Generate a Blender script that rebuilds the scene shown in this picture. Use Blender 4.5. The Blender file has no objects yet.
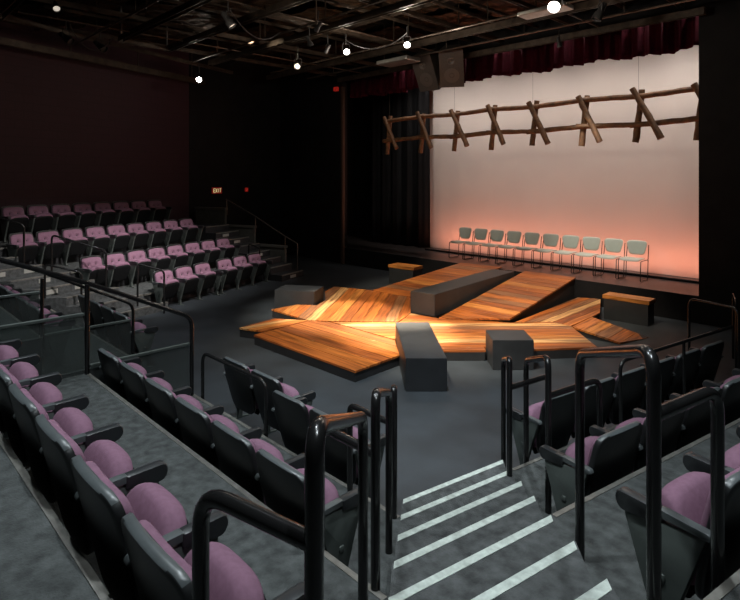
import bpy, bmesh, math, random
from mathutils import Vector, Matrix
random.seed(7)
C = bpy.context.scene.collection
PI = math.pi
R = math.radians
F = 558.26; HY = 176.9; H = 2.7                   # lens in pixels, eye line, eye height above the stage floor
TH = R(45.9)
ST, CT = math.sin(TH), math.cos(TH)

# ------------------------------------------------------------------ places
def W(X, d, z=0.0):                                # right of / ahead of the viewpoint -> world
    return Vector((X*CT - d*ST, X*ST + d*CT, z))
def at(px, py, z):                                 # a surveyed point of the photograph at a known height
    d = F*(H-z)/(py-HY)
    return W((px-370)/F*d, d, z)
AR, AL = R(56.47), R(27.77)
def Rb(n, k, z=0.0):                               # right block: n away from the stage, k along its rows
    return W(math.cos(AR)*n + math.sin(AR)*k, -math.sin(AR)*n + math.cos(AR)*k, z)
def Lb(n, j, z=0.0):                               # left block
    return W(-math.cos(AL)*n + math.sin(AL)*j, math.sin(AL)*n + math.cos(AL)*j, z)
def Cb(n, k, z=0.0):                               # centre block
    return Vector((-k, n, z))
def rotz_of(v): return math.atan2(-v.x, v.y)       # turn of a thing whose front is +Y
FACE_R = rotz_of(Rb(-1, 0) - Rb(0, 0)); FACE_L = rotz_of(Lb(-1, 0) - Lb(0, 0)); FACE_C = 0.0
RISE = .1635
T1, T2, T3 = .3202, .3202+3*RISE, .3202+6*RISE      # heights of the three tiers
SW = .5486                                         # seat spacing

# ------------------------------------------------------------------ materials
def nodes(name):
    m = bpy.data.materials.new(name); m.use_nodes = True
    nt = m.node_tree
    return m, nt, nt.nodes['Principled BSDF']
def mat(name, col, rough=.5, metal=0, var=.0, scale=8, bump=0, bscale=60, spec=.5, detail=4):
    m, nt, b = nodes(name)
    b.inputs['Roughness'].default_value = rough; b.inputs['Metallic'].default_value = metal
    b.inputs['Specular IOR Level'].default_value = spec
    b.inputs['Base Color'].default_value = (*col, 1)
    tc = nt.nodes.new('ShaderNodeTexCoord')
    if var:
        n = nt.nodes.new('ShaderNodeTexNoise'); n.inputs['Scale'].default_value = scale; n.inputs['Detail'].default_value = detail
        nt.links.new(tc.outputs['Object'], n.inputs['Vector'])
        r = nt.nodes.new('ShaderNodeValToRGB')
        r.color_ramp.elements[0].position = .3; r.color_ramp.elements[1].position = .7
        r.color_ramp.elements[0].color = (*[c*(1-var) for c in col], 1)
        r.color_ramp.elements[1].color = (*[min(1, c*(1+var)) for c in col], 1)
        nt.links.new(n.outputs['Fac'], r.inputs['Fac']); nt.links.new(r.outputs['Color'], b.inputs['Base Color'])
    if bump:
        n2 = nt.nodes.new('ShaderNodeTexNoise'); n2.inputs['Scale'].default_value = bscale
        nt.links.new(tc.outputs['Object'], n2.inputs['Vector'])
        bp = nt.nodes.new('ShaderNodeBump'); bp.inputs['Strength'].default_value = bump; bp.inputs['Distance'].default_value = .01
        nt.links.new(n2.outputs['Fac'], bp.inputs['Height']); nt.links.new(bp.outputs['Normal'], b.inputs['Normal'])
    return m
def emit(name, col, s):
    m, nt, b = nodes(name)
    b.inputs['Base Color'].default_value = (*col, 1)
    b.inputs['Emission Color'].default_value = (*col, 1); b.inputs['Emission Strength'].default_value = s
    return m
M = {}
M['floor'] = mat('stage_floor', (.020, .0245, .0285), .55, 0, .4, 1.6, .05, 30, .4, 8)
M['carpet'] = mat('tier_carpet', (.058, .063, .062), .9, 0, .40, 15, .6, 90, .2, 14)
M['tread'] = mat('tread_carpet', (.062, .066, .066), .9, 0, .40, 15, .6, 90, .2, 14)
M['riser'] = mat('dark_riser', (.014, .015, .017), .6, 0, .2, 5)
M['strip'] = mat('pale_nosing', (.42, .47, .43), .7, 0, .22, 30)
M['trim'] = mat('edge_metal', (.15, .145, .13), .45, .3, .3, 20)
M['black'] = mat('black_paint', (.007, .007, .008), .7, 0, .3, 3, spec=.2)
M['burgundy'] = None
M['ceil'] = mat('ceiling_black', (.020, .013, .010), .7, 0, .8, 4, .8, 14, .3, 10)
M['purple'] = mat('purple_fabric', (.195, .106, .152), .95, 0, .10, 40, .25, 400, .1)
M['shell'] = mat('seat_shell', (.0095, .0105, .011), .42, 0, .15, 12, .08, 300)
M['pan'] = mat('seat_pan', (.006, .0065, .007), .6, 0, .1, 10, spec=.15)
M['arm'] = mat('arm_plastic', (.020, .022, .024), .34, 0, .1, 10)
M['armtop_rimsheen'] = mat('arm_top_and_rim_sheen', (.070, .080, .082), .35, 0, .15, 20)
M['panel'] = mat('side_panel_metal', (.085, .10, .092), .4, .2, .2, 6)
M['rail'] = mat('black_gloss_rail', (.010, .010, .010), .22, 0, .1, 5, .02, 200)
M['box'] = mat('charcoal_paint', (.0175, .019, .021), .5, 0, .2, 5, .03, 40)
M['deckside'] = mat('deck_black', (.012, .012, .013), .6, 0, .3, 6)
M['chair'] = mat('grey_green_plastic', (.31, .33, .28), .42, 0, .05, 4)
M['chairleg'] = mat('dark_steel', (.03, .026, .024), .35, .4)
M['steel'] = mat('ceiling_steel', (.062, .048, .036), .36, .5, .4, 8)
M['rawsteel'] = mat('raw_steel', (.22, .23, .23), .4, .4, .3, 10)
M['lightbody'] = mat('lamp_black', (.02, .02, .02), .45, .2)
M['log'] = mat('peeled_log', (.10, .043, .014), .7, 0, .5, 9, .5, 25)
M['speaker'] = mat('speaker_black', (.035, .030, .026), .6, 0, .2, 30)
M['cone'] = mat('speaker_cone', (.055, .048, .042), .5)
M['white'] = mat('pale_plate', (.30, .30, .27), .5)
M['duct'] = mat('duct_metal', (.45, .45, .43), .35, .9, .2, 5)
M['lens'] = emit('lamp_lens', (1, .95, .88), 40)
M['lensdim'] = emit('lamp_lens_dim', (1, .9, .75), .55)
M['exitred'] = emit('exit_red', (.5, .03, .02), .12)
M['exitglow'] = emit('exit_letters', (.75, .8, .40), .5)
M['redlamp'] = emit('red_lamp', (.7, .03, .02), .18)
M['yellow'] = mat('yellow_tape', (.7, .6, .05), .6)

def brick():
    m, nt, b = nodes('burgundy_block')
    tc = nt.nodes.new('ShaderNodeTexCoord'); br = nt.nodes.new('ShaderNodeTexBrick')
    nt.links.new(tc.outputs['UV'], br.inputs['Vector'])
    br.inputs['Color1'].default_value = (.038, .012, .021, 1); br.inputs['Color2'].default_value = (.035, .011, .019, 1)
    br.inputs['Mortar'].default_value = (.028, .009, .015, 1); br.inputs['Scale'].default_value = 1
    br.inputs['Mortar Size'].default_value = .01; br.inputs['Brick Width'].default_value = .4; br.inputs['Row Height'].default_value = .2
    nt.links.new(br.outputs['Color'], b.inputs['Base Color']); b.inputs['Roughness'].default_value = .7
    bp = nt.nodes.new('ShaderNodeBump'); bp.inputs['Strength'].default_value = .25; bp.inputs['Distance'].default_value = .01; bp.invert = True
    nt.links.new(br.outputs['Fac'], bp.inputs['Height']); nt.links.new(bp.outputs['Normal'], b.inputs['Normal'])
    return m
M['burgundy'] = brick()

def wood(name, cols):
    """planks: colour per plank from the mesh attribute plank, grain along U of the UV map"""
    m, nt, b = nodes(name)
    L = nt.links.new
    at_ = nt.nodes.new('ShaderNodeAttribute'); at_.attribute_name = 'plank'
    ramp = nt.nodes.new('ShaderNodeValToRGB'); ramp.color_ramp.interpolation = 'CONSTANT'
    e = ramp.color_ramp.elements
    while len(e) < len(cols): e.new(1)
    for i, c in enumerate(cols):
        e[i].position = i/len(cols); e[i].color = (*c, 1)
    L(at_.outputs['Fac'], ramp.inputs['Fac'])
    uv = nt.nodes.new('ShaderNodeTexCoord')
    mp = nt.nodes.new('ShaderNodeMapping'); mp.inputs['Scale'].default_value = (.9, 17, 1)
    L(uv.outputs['UV'], mp.inputs['Vector'])
    n = nt.nodes.new('ShaderNodeTexNoise'); n.inputs['Scale'].default_value = 1.6; n.inputs['Detail'].default_value = 7; n.inputs['Distortion'].default_value = .6
    L(mp.outputs['Vector'], n.inputs['Vector'])
    g = nt.nodes.new('ShaderNodeValToRGB'); g.color_ramp.elements[0].position = .34; g.color_ramp.elements[1].position = .62
    g.color_ramp.elements[0].color = (.36, .30, .26, 1); g.color_ramp.elements[1].color = (1.25, 1.25, 1.25, 1)
    L(n.outputs['Fac'], g.inputs['Fac'])
    mx = nt.nodes.new('ShaderNodeMix'); mx.data_type = 'RGBA'; mx.blend_type = 'MULTIPLY'; mx.inputs['Factor'].default_value = 1
    L(ramp.outputs['Color'], mx.inputs['A']); L(g.outputs['Color'], mx.inputs['B'])
    # pale scuffs
    n2 = nt.nodes.new('ShaderNodeTexNoise'); n2.inputs['Scale'].default_value = 5.5; n2.inputs['Detail'].default_value = 8
    L(uv.outputs['UV'], n2.inputs['Vector'])
    r2 = nt.nodes.new('ShaderNodeValToRGB'); r2.color_ramp.elements[0].position = .66; r2.color_ramp.elements[1].position = .74
    L(n2.outputs['Fac'], r2.inputs['Fac'])
    mx2 = nt.nodes.new('ShaderNodeMix'); mx2.data_type = 'RGBA'
    s = nt.nodes.new('ShaderNodeMath'); s.operation = 'MULTIPLY'; s.inputs[1].default_value = .45
    L(r2.outputs['Color'], s.inputs[0]); L(s.outputs[0], mx2.inputs['Factor'])
    L(mx.outputs['Result'], mx2.inputs['A']); mx2.inputs['B'].default_value = (.55, .36, .22, 1)
    L(mx2.outputs['Result'], b.inputs['Base Color'])
    b.inputs['Roughness'].default_value = .38
    return m
OR = [(.30, .085, .016), (.37, .115, .024), (.22, .062, .014), (.40, .15, .034), (.20, .085, .036), (.33, .10, .018), (.46, .25, .10), (.26, .078, .018)]
M['wood'] = wood('orange_planks', OR)
M['benchwood'] = wood('bench_planks', [(.36, .14, .030), (.31, .11, .024)])

def curtain_mat():
    m = mat('red_velvet', (.045, .003, .009), .9, 0, .25, 12, .2, 200, .1)
    m.node_tree.nodes['Principled BSDF'].inputs['Specular IOR Level'].default_value = .1
    return m
M['velvet'] = curtain_mat()
M['cyc'] = mat('cyc_cloth', (.66, .60, .56), .85, 0, .03, .6, spec=.1)

def mesh_panel():
    m = bpy.data.materials.new('perforated_panel'); m.use_nodes = True
    nt = m.node_tree; b = nt.nodes['Principled BSDF']; L = nt.links.new
    b.inputs['Base Color'].default_value = (.075, .08, .078, 1); b.inputs['Roughness'].default_value = .45
    tr = nt.nodes.new('ShaderNodeBsdfTransparent'); tr.inputs['Color'].default_value = (.85, .9, .88, 1)
    mx = nt.nodes.new('ShaderNodeMixShader'); mx.inputs['Fac'].default_value = .36
    out = nt.nodes['Material Output']
    L(b.outputs[0], mx.inputs[2]); L(tr.outputs[0], mx.inputs[1]); L(mx.outputs[0], out.inputs['Surface'])
    return m
M['mesh'] = mesh_panel()

# ------------------------------------------------------------------ mesh helpers
def finish(name, bm, m, parent=None, smooth=False, kind=None):
    me = bpy.data.meshes.new(name)
    bmesh.ops.recalc_face_normals(bm, faces=bm.faces[:])
    bm.to_mesh(me); bm.free()
    for x in (m if isinstance(m, (list, tuple)) else [m]): me.materials.append(x)
    if smooth:
        for p in me.polygons: p.use_smooth = True
        try: me.set_sharp_from_angle(angle=R(42))
        except Exception: pass
    o = bpy.data.objects.new(name, me); C.objects.link(o)
    if parent: o.parent = parent
    if kind: o['kind'] = kind
    return o
def tag(o, label, cat, group=None):
    o['label'] = label; o['category'] = cat
    if group: o['group'] = group
    return o
def thing(name, label, cat, loc=(0, 0, 0), rz=0, group=None):
    o = bpy.data.objects.new(name, None); C.objects.link(o)
    o.location = loc; o.rotation_euler = (0, 0, rz); o.empty_display_size = .1
    return tag(o, label, cat, group)
def dup(root, loc, rz, label, group=None):
    r = root.copy(); C.objects.link(r); r.location = loc; r.rotation_euler = (0, 0, rz); r['label'] = label
    if group: r['group'] = group
    for ch in list(root.children):
        c = ch.copy(); C.objects.link(c); c.parent = r
        for g in list(ch.children):
            d = g.copy(); C.objects.link(d); d.parent = c
    return r
def box(bm, c, s, M4=None, bev=0):
    r = bmesh.ops.create_cube(bm, size=1, matrix=Matrix.Translation(c) @ Matrix.Diagonal((*s, 1)))
    vs = r['verts']
    if bev:
        es = {e for v in vs for e in v.link_edges}
        rb = bmesh.ops.bevel(bm, geom=list(es), offset=bev, segments=2, affect='EDGES', profile=.5)
        vs = list({v for f in rb['faces'] for v in f.verts} | {v for v in vs if v.is_valid})
    if M4 is not None:
        bmesh.ops.transform(bm, matrix=M4, verts=[v for v in vs if v.is_valid])
def prism(bm, poly, z0, z1, mi_top=0, mi_side=0):
    """poly: list of vectors (xy); straight extrusion z0..z1"""
    a = [bm.verts.new((p.x, p.y, z0)) for p in poly]; b = [bm.verts.new((p.x, p.y, z1)) for p in poly]
    n = len(poly)
    f = bm.faces.new(b); f.material_index = mi_top
    bm.faces.new(a[::-1]).material_index = mi_side
    for i in range(n):
        bm.faces.new((a[i], a[(i+1) % n], b[(i+1) % n], b[i])).material_index = mi_side
def fillet(pts, r, seg=6):
    out = [pts[0]]
    for i in range(1, len(pts)-1):
        p, a, b = pts[i], pts[i-1], pts[i+1]
        u = (a-p); v = (b-p)
        t = min(r, u.length*.49, v.length*.49); u.normalize(); v.normalize()
        s, e = p+u*t, p+v*t
        for k in range(seg+1):
            q = k/seg
            out.append(s*(1-q)**2 + p*2*q*(1-q) + e*q*q)
    out.append(pts[-1]); return out
def tube(bm, pts, r, seg=14, cap=True):
    pts = [Vector(p) for p in pts]
    t0 = (pts[1]-pts[0]).normalized()
    up = Vector((0, 0, 1)) if abs(t0.z) < .9 else Vector((1, 0, 0))
    nrm = t0.cross(up).normalized(); rings = []
    for i, p in enumerate(pts):
        if i == 0: t = t0
        elif i == len(pts)-1: t = (pts[-1]-pts[-2]).normalized()
        else: t = ((pts[i+1]-p).normalized() + (p-pts[i-1]).normalized()).normalized()
        nrm = (nrm - t*nrm.dot(t)).normalized(); bi = t.cross(nrm)
        rr = r[i] if isinstance(r, (list, tuple)) else r
        rings.append([bm.verts.new(p + (nrm*math.cos(2*PI*k/seg) + bi*math.sin(2*PI*k/seg))*rr) for k in range(seg)])
    for a, b in zip(rings, rings[1:]):
        for k in range(seg): bm.faces.new((a[k], a[(k+1) % seg], b[(k+1) % seg], b[k]))
    if cap: bm.faces.new(rings[0][::-1]); bm.faces.new(rings[-1])
def lathe(bm, prof, seg=20, M4=None):
    rings = []; vs = []
    for r, z in prof:
        if r < 1e-5: ring = [bm.verts.new((0, 0, z))]
        else: ring = [bm.verts.new((r*math.cos(2*PI*k/seg), r*math.sin(2*PI*k/seg), z)) for k in range(seg)]
        rings.append(ring); vs += ring
    for a, b in zip(rings, rings[1:]):
        for k in range(seg):
            q = [a[k % len(a)], a[(k+1) % len(a)], b[(k+1) % len(b)], b[k % len(b)]]
            q = list(dict.fromkeys(q))
            if len(q) > 2: bm.faces.new(q)
    if M4 is not None: bmesh.ops.transform(bm, matrix=M4, verts=vs)
def pad(bm, outline, layers, warp, cap_back=True, inner=None):
    """outline: closed 2-D loop round (cu,cv); layers: (scale, height); warp(u,v,h)->Vector. A cushioned slab with round rims."""
    cu = sum(p[0] for p in outline)/len(outline); cv = (max(p[1] for p in outline)+min(p[1] for p in outline))/2
    rings = []
    for s, h in layers:
        rings.append([bm.verts.new(warp(cu+(u-cu)*s, cv+(v-cv)*s, h)) for u, v in outline])
    n = len(outline)
    for a, b in zip(rings, rings[1:]):
        for k in range(n): bm.faces.new((a[k], a[(k+1) % n], b[(k+1) % n], b[k]))
    c = bm.verts.new(warp(cu, cv, layers[-1][1]))
    for k in range(n): bm.faces.new((rings[-1][k], rings[-1][(k+1) % n], c))
    if cap_back: bm.faces.new(rings[0][::-1])
def rounded(pts, rads, seg=6):
    """closed 2-D loop with rounded corners"""
    out = []; n = len(pts)
    for i in range(n):
        p = Vector(pts[i]); a = Vector(pts[i-1]); b = Vector(pts[(i+1) % n])
        u = (a-p); v = (b-p); t = min(rads[i], u.length*.49, v.length*.49); u.normalize(); v.normalize()
        s, e = p+u*t, p+v*t
        for k in range(seg+1):
            q = k/seg; w = s*(1-q)**2 + p*2*q*(1-q) + e*q*q; out.append((w.x, w.y))
    # even out long straight runs
    res = []
    for i, p in enumerate(out):
        q = out[(i+1) % len(out)]; L = math.dist(p, q); m = max(1, int(L/.04))
        for k in range(m): res.append((p[0]+(q[0]-p[0])*k/m, p[1]+(q[1]-p[1])*k/m))
    return res
def clip(poly, a, b, c):
    """keep a*u+b*v<=c"""
    out = []
    for i in range(len(poly)):
        p, q = poly[i], poly[(i+1) % len(poly)]
        fp, fq = a*p[0]+b*p[1]-c, a*q[0]+b*q[1]-c
        if fp <= 0: out.append(p)
        if fp*fq < 0:
            t = fp/(fp-fq); out.append((p[0]+(q[0]-p[0])*t, p[1]+(q[1]-p[1])*t))
    return out
def planking(bm, polys, O, U, V, pw, thick, gap=.008, shades=None, seed=1):
    """boards running along U, pw wide, laid in the plane O+uU+vV and cut to the (convex) polys (3-D points of that plane)"""
    rnd = random.Random(seed)
    Nn = U.cross(V).normalized()
    if Nn.z < 0: Nn = -Nn
    uvl = bm.loops.layers.uv.verify(); cl = bm.verts.layers.float.get('plank') or bm.verts.layers.float.new('plank')
    P2 = [[((p-O).dot(U), (p-O).dot(V)) for p in pl] for pl in polys]
    vmin = min(v for pl in P2 for _, v in pl); vmax = max(v for pl in P2 for _, v in pl)
    k = 0; v = vmin
    while v < vmax:
        sh = shades[k % len(shades)] if shades else rnd.random()*.999
        off = rnd.random()*20
        for pl in P2:
            q = clip(clip(pl, 0, -1, -(v+gap/2)), 0, 1, v+pw-gap/2)
            if len(q) < 3: continue
            ar = abs(sum(q[i][0]*q[(i+1) % len(q)][1]-q[(i+1) % len(q)][0]*q[i][1] for i in range(len(q))))/2
            if ar < 1e-4: continue
            top = [bm.verts.new(O+U*a+V*b) for a, b in q]; bot = [bm.verts.new(O+U*a+V*b-Nn*thick) for a, b in q]
            for w in top+bot: w[cl] = sh
            fs = [bm.faces.new(top), bm.faces.new(bot[::-1])]
            m = len(q)
            for i in range(m): fs.append(bm.faces.new((top[i], top[(i+1) % m], bot[(i+1) % m], bot[i])))
            lut = {top[i]: q[i] for i in range(m)}; lut.update({bot[i]: (q[i][0], q[i][1]+.02) for i in range(m)})
            for f in fs:
                for lp in f.loops:
                    a, b = lut[lp.vert]; lp[uvl].uv = (a+off, b+off*.37)
        v += pw; k += 1

# ------------------------------------------------------------------ the room
def struct(name, bm, m, smooth=False): return finish(name, bm, m, None, smooth, 'structure')
bm = bmesh.new(); prism(bm, [Vector(p) for p in ((-20, -4.4), (3.2, -4.4), (3.2, 16), (-20, 16))], -.2, 0); struct('floor', bm, M['floor'])
bm = bmesh.new(); prism(bm, [Vector(p) for p in ((-20, -4.4), (3.2, -4.4), (3.2, 16), (-20, 16))], 6.6, 6.8); struct('ceiling', bm, M['ceil'])
def wall(name, a, b, z0, z1, m, th=.15, side=1):
    bm = bmesh.new(); a = Vector(a[:2]); b = Vector(b[:2]); t = (b-a).normalized(); n = Vector((-t.y, t.x))*th*side
    prism(bm, [a, b, b+n, a+n], z0, z1)
    uv = bm.loops.layers.uv.verify()
    for f in bm.faces:
        for lp in f.loops:
            lp[uv].uv = ((Vector(lp.vert.co[:2])-a).dot(t), lp.vert.co.z)
    return struct(name, bm, m)
YP = 11.5                                           # proscenium plane
lw0, lw1 = Lb(12.95, -.2), Lb(12.95, 12.62)
wall('wall_left', lw0, lw1, 0, 6.6, M['burgundy'], .15, 1)
wall('wall_exit', (-16.45, lw1.y-.1), (-16.45, YP), 0, 6.6, M['black'], .15, 1)
wall('wall_back', (-12.6, -4.1), (3, -4.1), 0, 6.6, M['black'], .15, -1)
wall('wall_right', (2.8, -4.1), (2.8, YP), 0, 6.6, M['black'], .15, -1)
wall('wall_proscenium_left', (-16.6, YP), (-13.1, YP), 0, 6.6, M['black'], .2, 1)
wall('wall_proscenium_right', (-3.17, YP), (2.9, YP), 0, 6.6, M['black'], .2, 1)
wall('wall_proscenium_header', (-13.1, YP), (-3.17, YP), 5.72, 6.6, M['black'], .2, 1)
wall('wall_upstage', (-16.6, 15), (2.9, 15), 0, 6.6, M['black'], .15, 1)
wall('wall_stage_left', (-16.45, YP+.2), (-16.45, 15), 0, 6.6, M['black'], .15, 1)
wall('wall_stage_right', (2.8, YP+.2), (2.8, 15), 0, 6.6, M['black'], .15, -1)
# brownish steel edge of the opening
bm = bmesh.new(); box(bm, Vector((-13.06, YP-.02, 2.75)), (.09, .1, 5.5)); struct('trim_1', bm, mat('brown_edge', (.05, .028, .018), .6))
SZ = .5                                             # stage deck
bm = bmesh.new(); prism(bm, [Vector(p) for p in ((-16, YP+.02), (2.6, YP+.02), (2.6, 14.9), (-16, 14.9))], 0, SZ, 0, 1)
struct('floor_stage', bm, [mat('stage_deck', (.014, .011, .0105), .42, 0, .25, 2), M['black']])

# tiers: polygons in block coordinates
def line_k(a, b, n): return a[1] + (b[1]-a[1])*(n-a[0])/(b[0]-a[0])
OX, OD, TX, TD, SWD = 1.1984, 5.0156, .0449, .4742, 1.1343
def nosing(i):                                      # right and left end of nosing i
    r = (OX-TX*i, OD-TD*i); e = (math.sin(AR), math.cos(AR))
    return W(*r), W(r[0]-e[0]*SWD, r[1]-e[1]*SWD)
def inv_R(p):                                       # world -> (n,k) right block
    X = p.x*CT+p.y*ST; d = -p.x*ST+p.y*CT
    return math.cos(AR)*X-math.sin(AR)*d, math.sin(AR)*X+math.cos(AR)*d
NR = [inv_R(nosing(i)[0]) for i in range(13)]
def kR(n): return line_k(NR[0], NR[12], n)
NLs = [nosing(i)[1] for i in range(13)]
def kC(n): return -(NLs[0].x + (NLs[12].x-NLs[0].x)*(n-NLs[0].y)/(NLs[12].y-NLs[0].y))
def tier(poly, z, edge=None, name='tier_platform', m='carpet'):
    bm = bmesh.new(); prism(bm, poly, 0, z, 0, 1)
    o = struct(name, bm, [M[m], M['riser']])
    if edge:
        bm = bmesh.new(); a, b = edge; t = (b-a); L = t.length; t.normalize(); s = Vector((-t.y, t.x, 0))
        q = [a+s*.004, b+s*.004, b-s*.028, a-s*.028]
        prism(bm, [Vector(v[:2]) for v in q], z-.03, z+.004)
        e = finish('edge_trim', bm, M['trim'], o); e['kind'] = 'structure'
    return o
E1, E2, E3 = 2.87, 1.796, .67
KG, KF = 5.755, 7.38                                  # the two guards of the side entrance
for n0, n1, z in ((E2, E1, T1), (E3, E2, T2), (-4.0, E3, T3)):
    k0, k1 = kC(n0) if n0 > -1 else kC(-1.0), kC(n1)
    pl = [Cb(n1, KG), Cb(n1, k1), Cb(max(n0, -1.0), k0)] + ([Cb(n0, k0)] if n0 < -1 else []) + [Cb(n0, KG)]
    tier([Vector(v[:2]) for v in pl], z, (Cb(n1, KG), Cb(n1, k1)) )
def kstair(n):                                       # near edge of the left corner stair, in centre block k
    a, b = Lb(8.945, 7.02), Lb(11.57, 5.06)
    return -(a.x + (b.x-a.x)*(n-a.y)/(b.y-a.y))
for n0, n1, z in ((E2, E1, T1), (E3, E2, T2), (-1.6, E3, T3)):
    pl = [Cb(n1, kstair(n1)), Cb(n1, KF), Cb(n0, KF), Cb(n0, kstair(n0))]
    tier([Vector(v[:2]) for v in pl], z, (Cb(n1, kstair(n1)), Cb(n1, KF)))
RE = [NR[1][0], NR[4][0], NR[7][0], 2.6]
for i, z in enumerate((T1, T2, T3)):
    n0, n1 = RE[i], RE[i+1]
    far = 7.55 if i == 0 else 9.0
    n1k = n1 if n1 < 1.0 else 1.0
    pl = [Rb(n0, kR(n0)), Rb(n0, far), Rb(n1, far), Rb(n1, kR(n1k))] + ([Rb(n1k, kR(n1k))] if n1 > 1.0 else [])
    if i == 2: pl = [Rb(n0, kR(n0)), Rb(n0, 5.2), Rb(n1, 2.6), Rb(n1, -.3), Rb(1.0, kR(1.0))]
    if i == 1: pl = [Rb(n0, kR(n0)), Rb(n0, 7.0), Rb(n1, 5.2), Rb(n1, kR(n1))]
    tier([Vector(v[:2]) for v in pl], z, (pl[0], pl[1]))
LE = [9.32, 10.44, 11.57, 12.94]
def jL(n): return 8.15 - .28*(n-8.945)/.375
for i, z in enumerate((T1, T2, T3)):
    n0, n1 = LE[i], LE[i+1]
    pl = [Lb(n0, jL(n0)), Lb(n0, 11.66), Lb(n1, 11.66), Lb(n1, jL(n1))]
    tier([Vector(v[:2]) for v in pl], z, (Lb(n0, jL(n0)), Lb(n0, 11.66)))

# stairs: treads with their pale nosing strips
def stair(name, rows, strip, label_m='tread', strip_w=.043):
    """rows: list of (p_left, p_right, p_left_next, p_right_next, z)"""
    bm = bmesh.new()
    for a, b, c, d, z in rows: prism(bm, [Vector(v[:2]) for v in (a, b, d, c)], 0, z, 0, 0)
    o = struct(name, bm, M[label_m])
    for a, b, c, d, z in rows:
        bm = bmesh.new(); ua = (c-a).normalized()*strip_w/abs((c-a).normalized().dot(Vector((-(b-a).y, (b-a).x, 0)).normalized()))
        ub = (d-b).normalized()*ua.length
        f = -(ua*.06)
        prism(bm, [Vector(v[:2]) for v in (a+f+(b-a)*.01, b+f-(b-a)*.01, b+ub-(b-a)*.01, a+ua+(b-a)*.01)], z-.018, z+.003)
        s = finish('nosing_strip', bm, strip, o); s['kind'] = 'structure'
    return o
rows = []
for i in range(8):
    r0, l0 = nosing(i); r1, l1 = nosing(i+1)
    rows.append((l0, r0, l1, r1, .157+i*RISE if i else .157))
r0, l0 = nosing(7); r1, l1 = nosing(13)
rows[7] = (l0, r0, l1, r1, T3)
stair('steps', rows, M['strip'])
rows = []
for i in range(8):
    n0, n1 = 8.945+.375*i, 8.945+.375*(i+1) if i < 7 else 12.9
    rows.append((Lb(n0, jL(n0)-1.13), Lb(n0, jL(n0)), Lb(n1, jL(n1)-1.13), Lb(n1, jL(n1)), .157+i*RISE))
ls = stair('steps', rows, M['trim'], strip_w=.06)
for i, f in ((2, .30), (3, .72), (3, .22), (4, .55), (5, .25), (5, .75), (6, .4)):
    a, b, c, d, z = rows[i]; p = a+(b-a)*f; t = (b-a).normalized(); nn = (a-c).normalized()
    nn = Vector((t.y, -t.x, 0)); nn = nn if nn.dot(a-c) > 0 else -nn
    bm = bmesh.new(); q = [p-t*.11, p+t*.11, p+t*.11+nn*.012, p-t*.11+nn*.012]
    prism(bm, [Vector(v[:2]) for v in q], z-.12, z-.04)
    s = finish('step_light', bm, M['white'], ls); s['kind'] = 'structure'
rows = []
for i in range(8):
    n0, n1 = 8.7+.375*i, 8.7+.375*(i+1) if i < 7 else 12.9
    rows.append((Lb(n0, 11.66), Lb(n0, 12.62), Lb(n1, 11.66), Lb(n1, 12.62), .157+i*RISE))
us = stair('steps', rows, M['trim'], 'riser', .05)
for i, f in ((0, .5), (3, .5), (5, .45), (6, .4)):
    a, b, c, d, z = rows[i]; p = a+(b-a)*f; t = (b-a).normalized()
    nn = Vector((t.y, -t.x, 0)); nn = nn if nn.dot(a-c) > 0 else -nn
    bm = bmesh.new(); q = [p-t*.12, p+t*.12, p+t*.12+nn*.012, p-t*.12+nn*.012]
    prism(bm, [Vector(v[:2]) for v in q], z-.12, z-.05)
    s = finish('step_light', bm, M['white'], us); s['kind'] = 'structure'

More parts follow.
